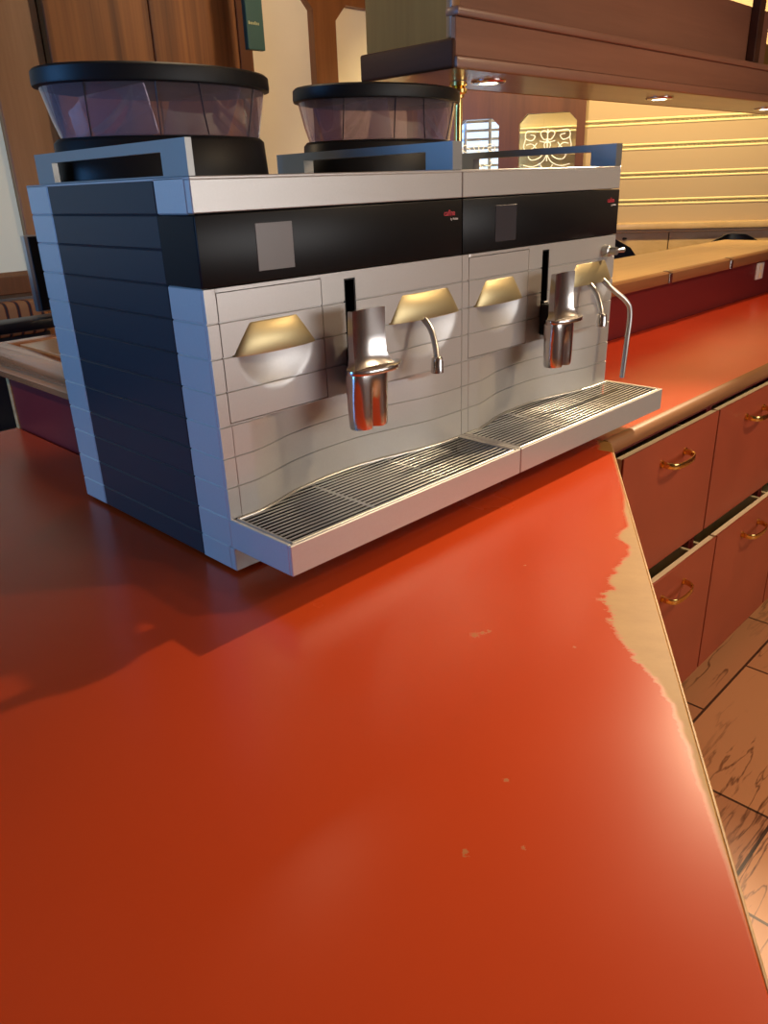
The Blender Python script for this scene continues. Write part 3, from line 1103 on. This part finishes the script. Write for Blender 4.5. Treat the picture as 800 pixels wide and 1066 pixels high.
    ho = MB().loft([ell(.186, .122, H + .0005), ell(.190, .126, H + .004), ell(.186, .124, .598), ell(.180, .118, .604)]).build('hopper', M['black'], cm, 50)
    MB().loft([ell(.176, .114, .604, hx + .003), ell(.183, .121, .63, hx + .001), ell(.194, .129, .676)], cap=False).build('bean_container', M['bin'], ho, 60)
    # moulded seams on the container front
    for ta, tb in ((212, 206), (247, 246), (268, 273), (306, 305)):
        def on(t_, a_, b2, z_, cx_):
            q_ = math.radians(t_)
            return (cx_ + a_ * math.cos(q_), hy + b2 * math.sin(q_), z_)
        MB().tube([on(tb, .177, .115, .605, hx + .003), on((ta + tb) / 2, .1845, .1215, .632, hx + .001), on(ta, .195, .130, .675, hx)], .0011, 6).build('seam', M['seam'], ho, 60)
    # dividers inside the container
    for fx, lean in ((-.07, -.02), (.055, .03)):
        t_ = bmesh.new()
        hb_ = math.sqrt(max(0, 1 - (fx / .176) ** 2)) * .108
        hb2 = math.sqrt(max(0, 1 - ((fx + lean) / .19) ** 2)) * .122
        vv = [t_.verts.new(q) for q in ((hx + fx, hy - hb_, .606), (hx + fx, hy + hb_, .606), (hx + fx + lean, hy + hb2, .674), (hx + fx + lean, hy - hb2, .674))]
        t_.faces.new(vv)
        r = bmesh.ops.extrude_face_region(t_, geom=t_.faces[:])
        for v in r['geom']:
            if isinstance(v, bmesh.types.BMVert):
                v.co.x += .002
        MB().merge(t_).build('divider', M['bin'], ho, 0)
    MB().loft([ell(.196, .131, .675), ell(.203, .137, .677), ell(.204, .138, .682), ell(.203, .137, .697), ell(.199, .133, .7005), ell(.16, .11, .7015)]).build('lid', M['black'], ho, 40)

# cup rails on the top, three along the depth
for rx, y1_ in ((.0005, .427), (.4935, .452), (1.012, .452)):
    rl = plate_with_holes(0, y1_, 0, .042, [[(.058, .0), (.37, .0), (.37, .0285), (.058, .0285)]] if False else [[(.058, .0015), (.37, .0015), (.37, .0285), (.058, .0285)]], 0, .0235 if rx > .1 else .009)
    # local s -> y, d -> x, z up
    mt_ = Matrix(((0, 1, 0, rx), (1, 0, 0, 0), (0, 0, 1, H + .0003), (0, 0, 0, 1)))
    MB().merge(rl, mt_).build('cup_rail', M['rail'], cm, 0)

# steam wand and its knob on the right
p = smooth_path([(.984, .004, .326), (.984, -.012, .314), (.990, -.024, .302), (1.020, -.046, .272), (1.030, -.052, .245), (1.024, -.053, .18), (1.017, -.053, .108)], 7)
MB().tube(p, .0055, 14).build('steam_wand', M['steel'], cm, 60)
kn = MB().tube([(.992, .001, .377), (.992, -.014, .377), (.992, -.016, .377), (.992, -.030, .377)], [.012, .012, .008, .008], 20).build('steam_tap', M['steel'], cm, 40)
MB().tube([(.985, -.026, .377), (1.004, -.027, .377), (1.022, -.028, .377)], [.0045, .004, .0055], 12).build('tap_lever', M['steel'], kn, 40)
fm = MB()
for fx in (.05, W1 - .05, W1 + .05, W - .05):
    for fy in (.10, D - .05):
        MB().lathe([(0, 0), (.018, 0), (.018, .0065), (0, .0065)], fx, fy, 20).build('foot', M['black'], cm, 40)
settle(cm)

# ------------------------------------------------------------------ green hanging sign, far left furniture, chairs
t = thing('hanging_sign', (2.175, 2.68, 1.152), 'narrow dark green sign with small gold print hanging beside the wooden pillar', 'sign')
MB().box(2.125, 2.23, 2.665, 2.695, 1.155, 1.56, .003).build('banner', M['green'], t, 0)
g = MB()
for k in range(7):
    g.box(2.137 + k * .0095, 2.1435 + k * .0095, 2.6635, 2.665, 1.262, 1.272 + (.004 if k in (0, 4) else 0))
g.build('print', M['gold_print'], t, 0)
MB().tube([(2.178, 2.68, 1.558), (2.178, 2.68, ZC)], .004, 8).build('cord', M['black'], t)
settle(t)

t = thing('high_table', (.2, 1.53, ZF), 'narrow black high table beyond the bar counter at the left border', 'table')
MB().box(-.35, .75, 1.48, 1.58, .160, .19, .006, 2).build('tabletop', M['chair_black'], t, 40)
for x in (-.30, .70):
    for y in (1.53,):
        MB().box(x - .02, x + .02, y - .02, y + .02, ZF + .02, .165, .002).box(x - .03, x + .03, y - .16, y + .16, ZF, ZF + .02, .003).build('leg', M['chair_black'], t, 0)
settle(t)
t = thing('monitor', (.51, 1.56, .19), 'thin black monitor standing on the black high table, half hidden by the coffee machine', 'monitor')
MB().box(.392, .64, 1.52, 1.545, .205, .42, .003, 2).build('housing', M['steel'], t, 40)
MB().box(.402, .638, 1.516, 1.5205, .209, .417, .001).build('screen', M['gloss'], t, 0)
MB().box(.46, .58, 1.50, 1.575, .1905, .2, .002).box(.505, .535, 1.546, 1.565, .2, .34, .002).build('stand', M['black'], t, 0)
settle(t)

t = thing('banquette', (-.3, 2.75, ZF), 'upholstered bench with striped tan and dark red back under the left window frame', 'bench')
MB().box(-2.6, .95, 2.80, 2.92, -.06, .088, .03, 3).build('backrest', M['stripes'], t, 40)
MB().box(-2.6, .95, 2.35, 2.80, ZF + .36, ZF + .47, .03, 3).build('seat', M['chair_black'], t, 40)
MB().box(-2.6, .95, 2.84, 2.92, ZF + .36, -.06, .003).build('dark_lower_back', M['chair_black'], t, 0)  # black panel added for the darkness in the gap below the ledge
MB().box(-2.6, .95, 2.38, 2.92, ZF, ZF + .36, .003).build('plinth', M['black'], t, 0)  # seat and plinth are black for the same dark gap
settle(t)


def bar_chair(x, y, rz, ztop, label):
    c = thing('bar_chair', (x, y, ZF), label, 'chair', 'dark bar chairs beyond the ledge')
    hb = ztop - ZF
    rings = []
    n = 18
    # rounded shell backrest, local coords, back towards -y
    b = MB()
    rows = []
    for k in range(9):
        zf = k / 8
        hw = .21 * math.sqrt(max(.05, 1 - max(0, (zf - .55) / .47) ** 2))
        rows.append([(hw * (-1 + 2 * i / n), -.20 - .07 * (1 - (-1 + 2 * i / n) ** 2) - .05 * zf, hb - .38 + .38 * zf) for i in range(n + 1)] +
                    [(hw * (1 - 2 * i / n), -.17 - .07 * (1 - (1 - 2 * i / n) ** 2) - .05 * zf, hb - .38 + .38 * zf) for i in range(n + 1)])
    b.loft(rows).build('backrest', M['chair_black'], c, 50)
    MB().box(-.21, .21, -.20, .20, hb - .42, hb - .35, .03, 3).build('seat', M['chair_black'], c, 40)
    for sx in (-1, 1):
        for sy in (-1, 1):
            MB().tube([(sx * .17, sy * .16, hb - .40), (sx * .20, sy * .19, 0.0)], [.016, .013], 12).build('leg', M['beam'], c, 50)
    c.rotation_euler = (0, 0, rz)
    return c


bar_chair(3.50, 1.27, PI - .5, .185, 'dark bar chair whose rounded back shows beside the steam tap of the coffee machine')
bar_chair(4.30, .95, PI - .9, .165, 'dark bar chair whose back peeks over the far ledge at the right border')
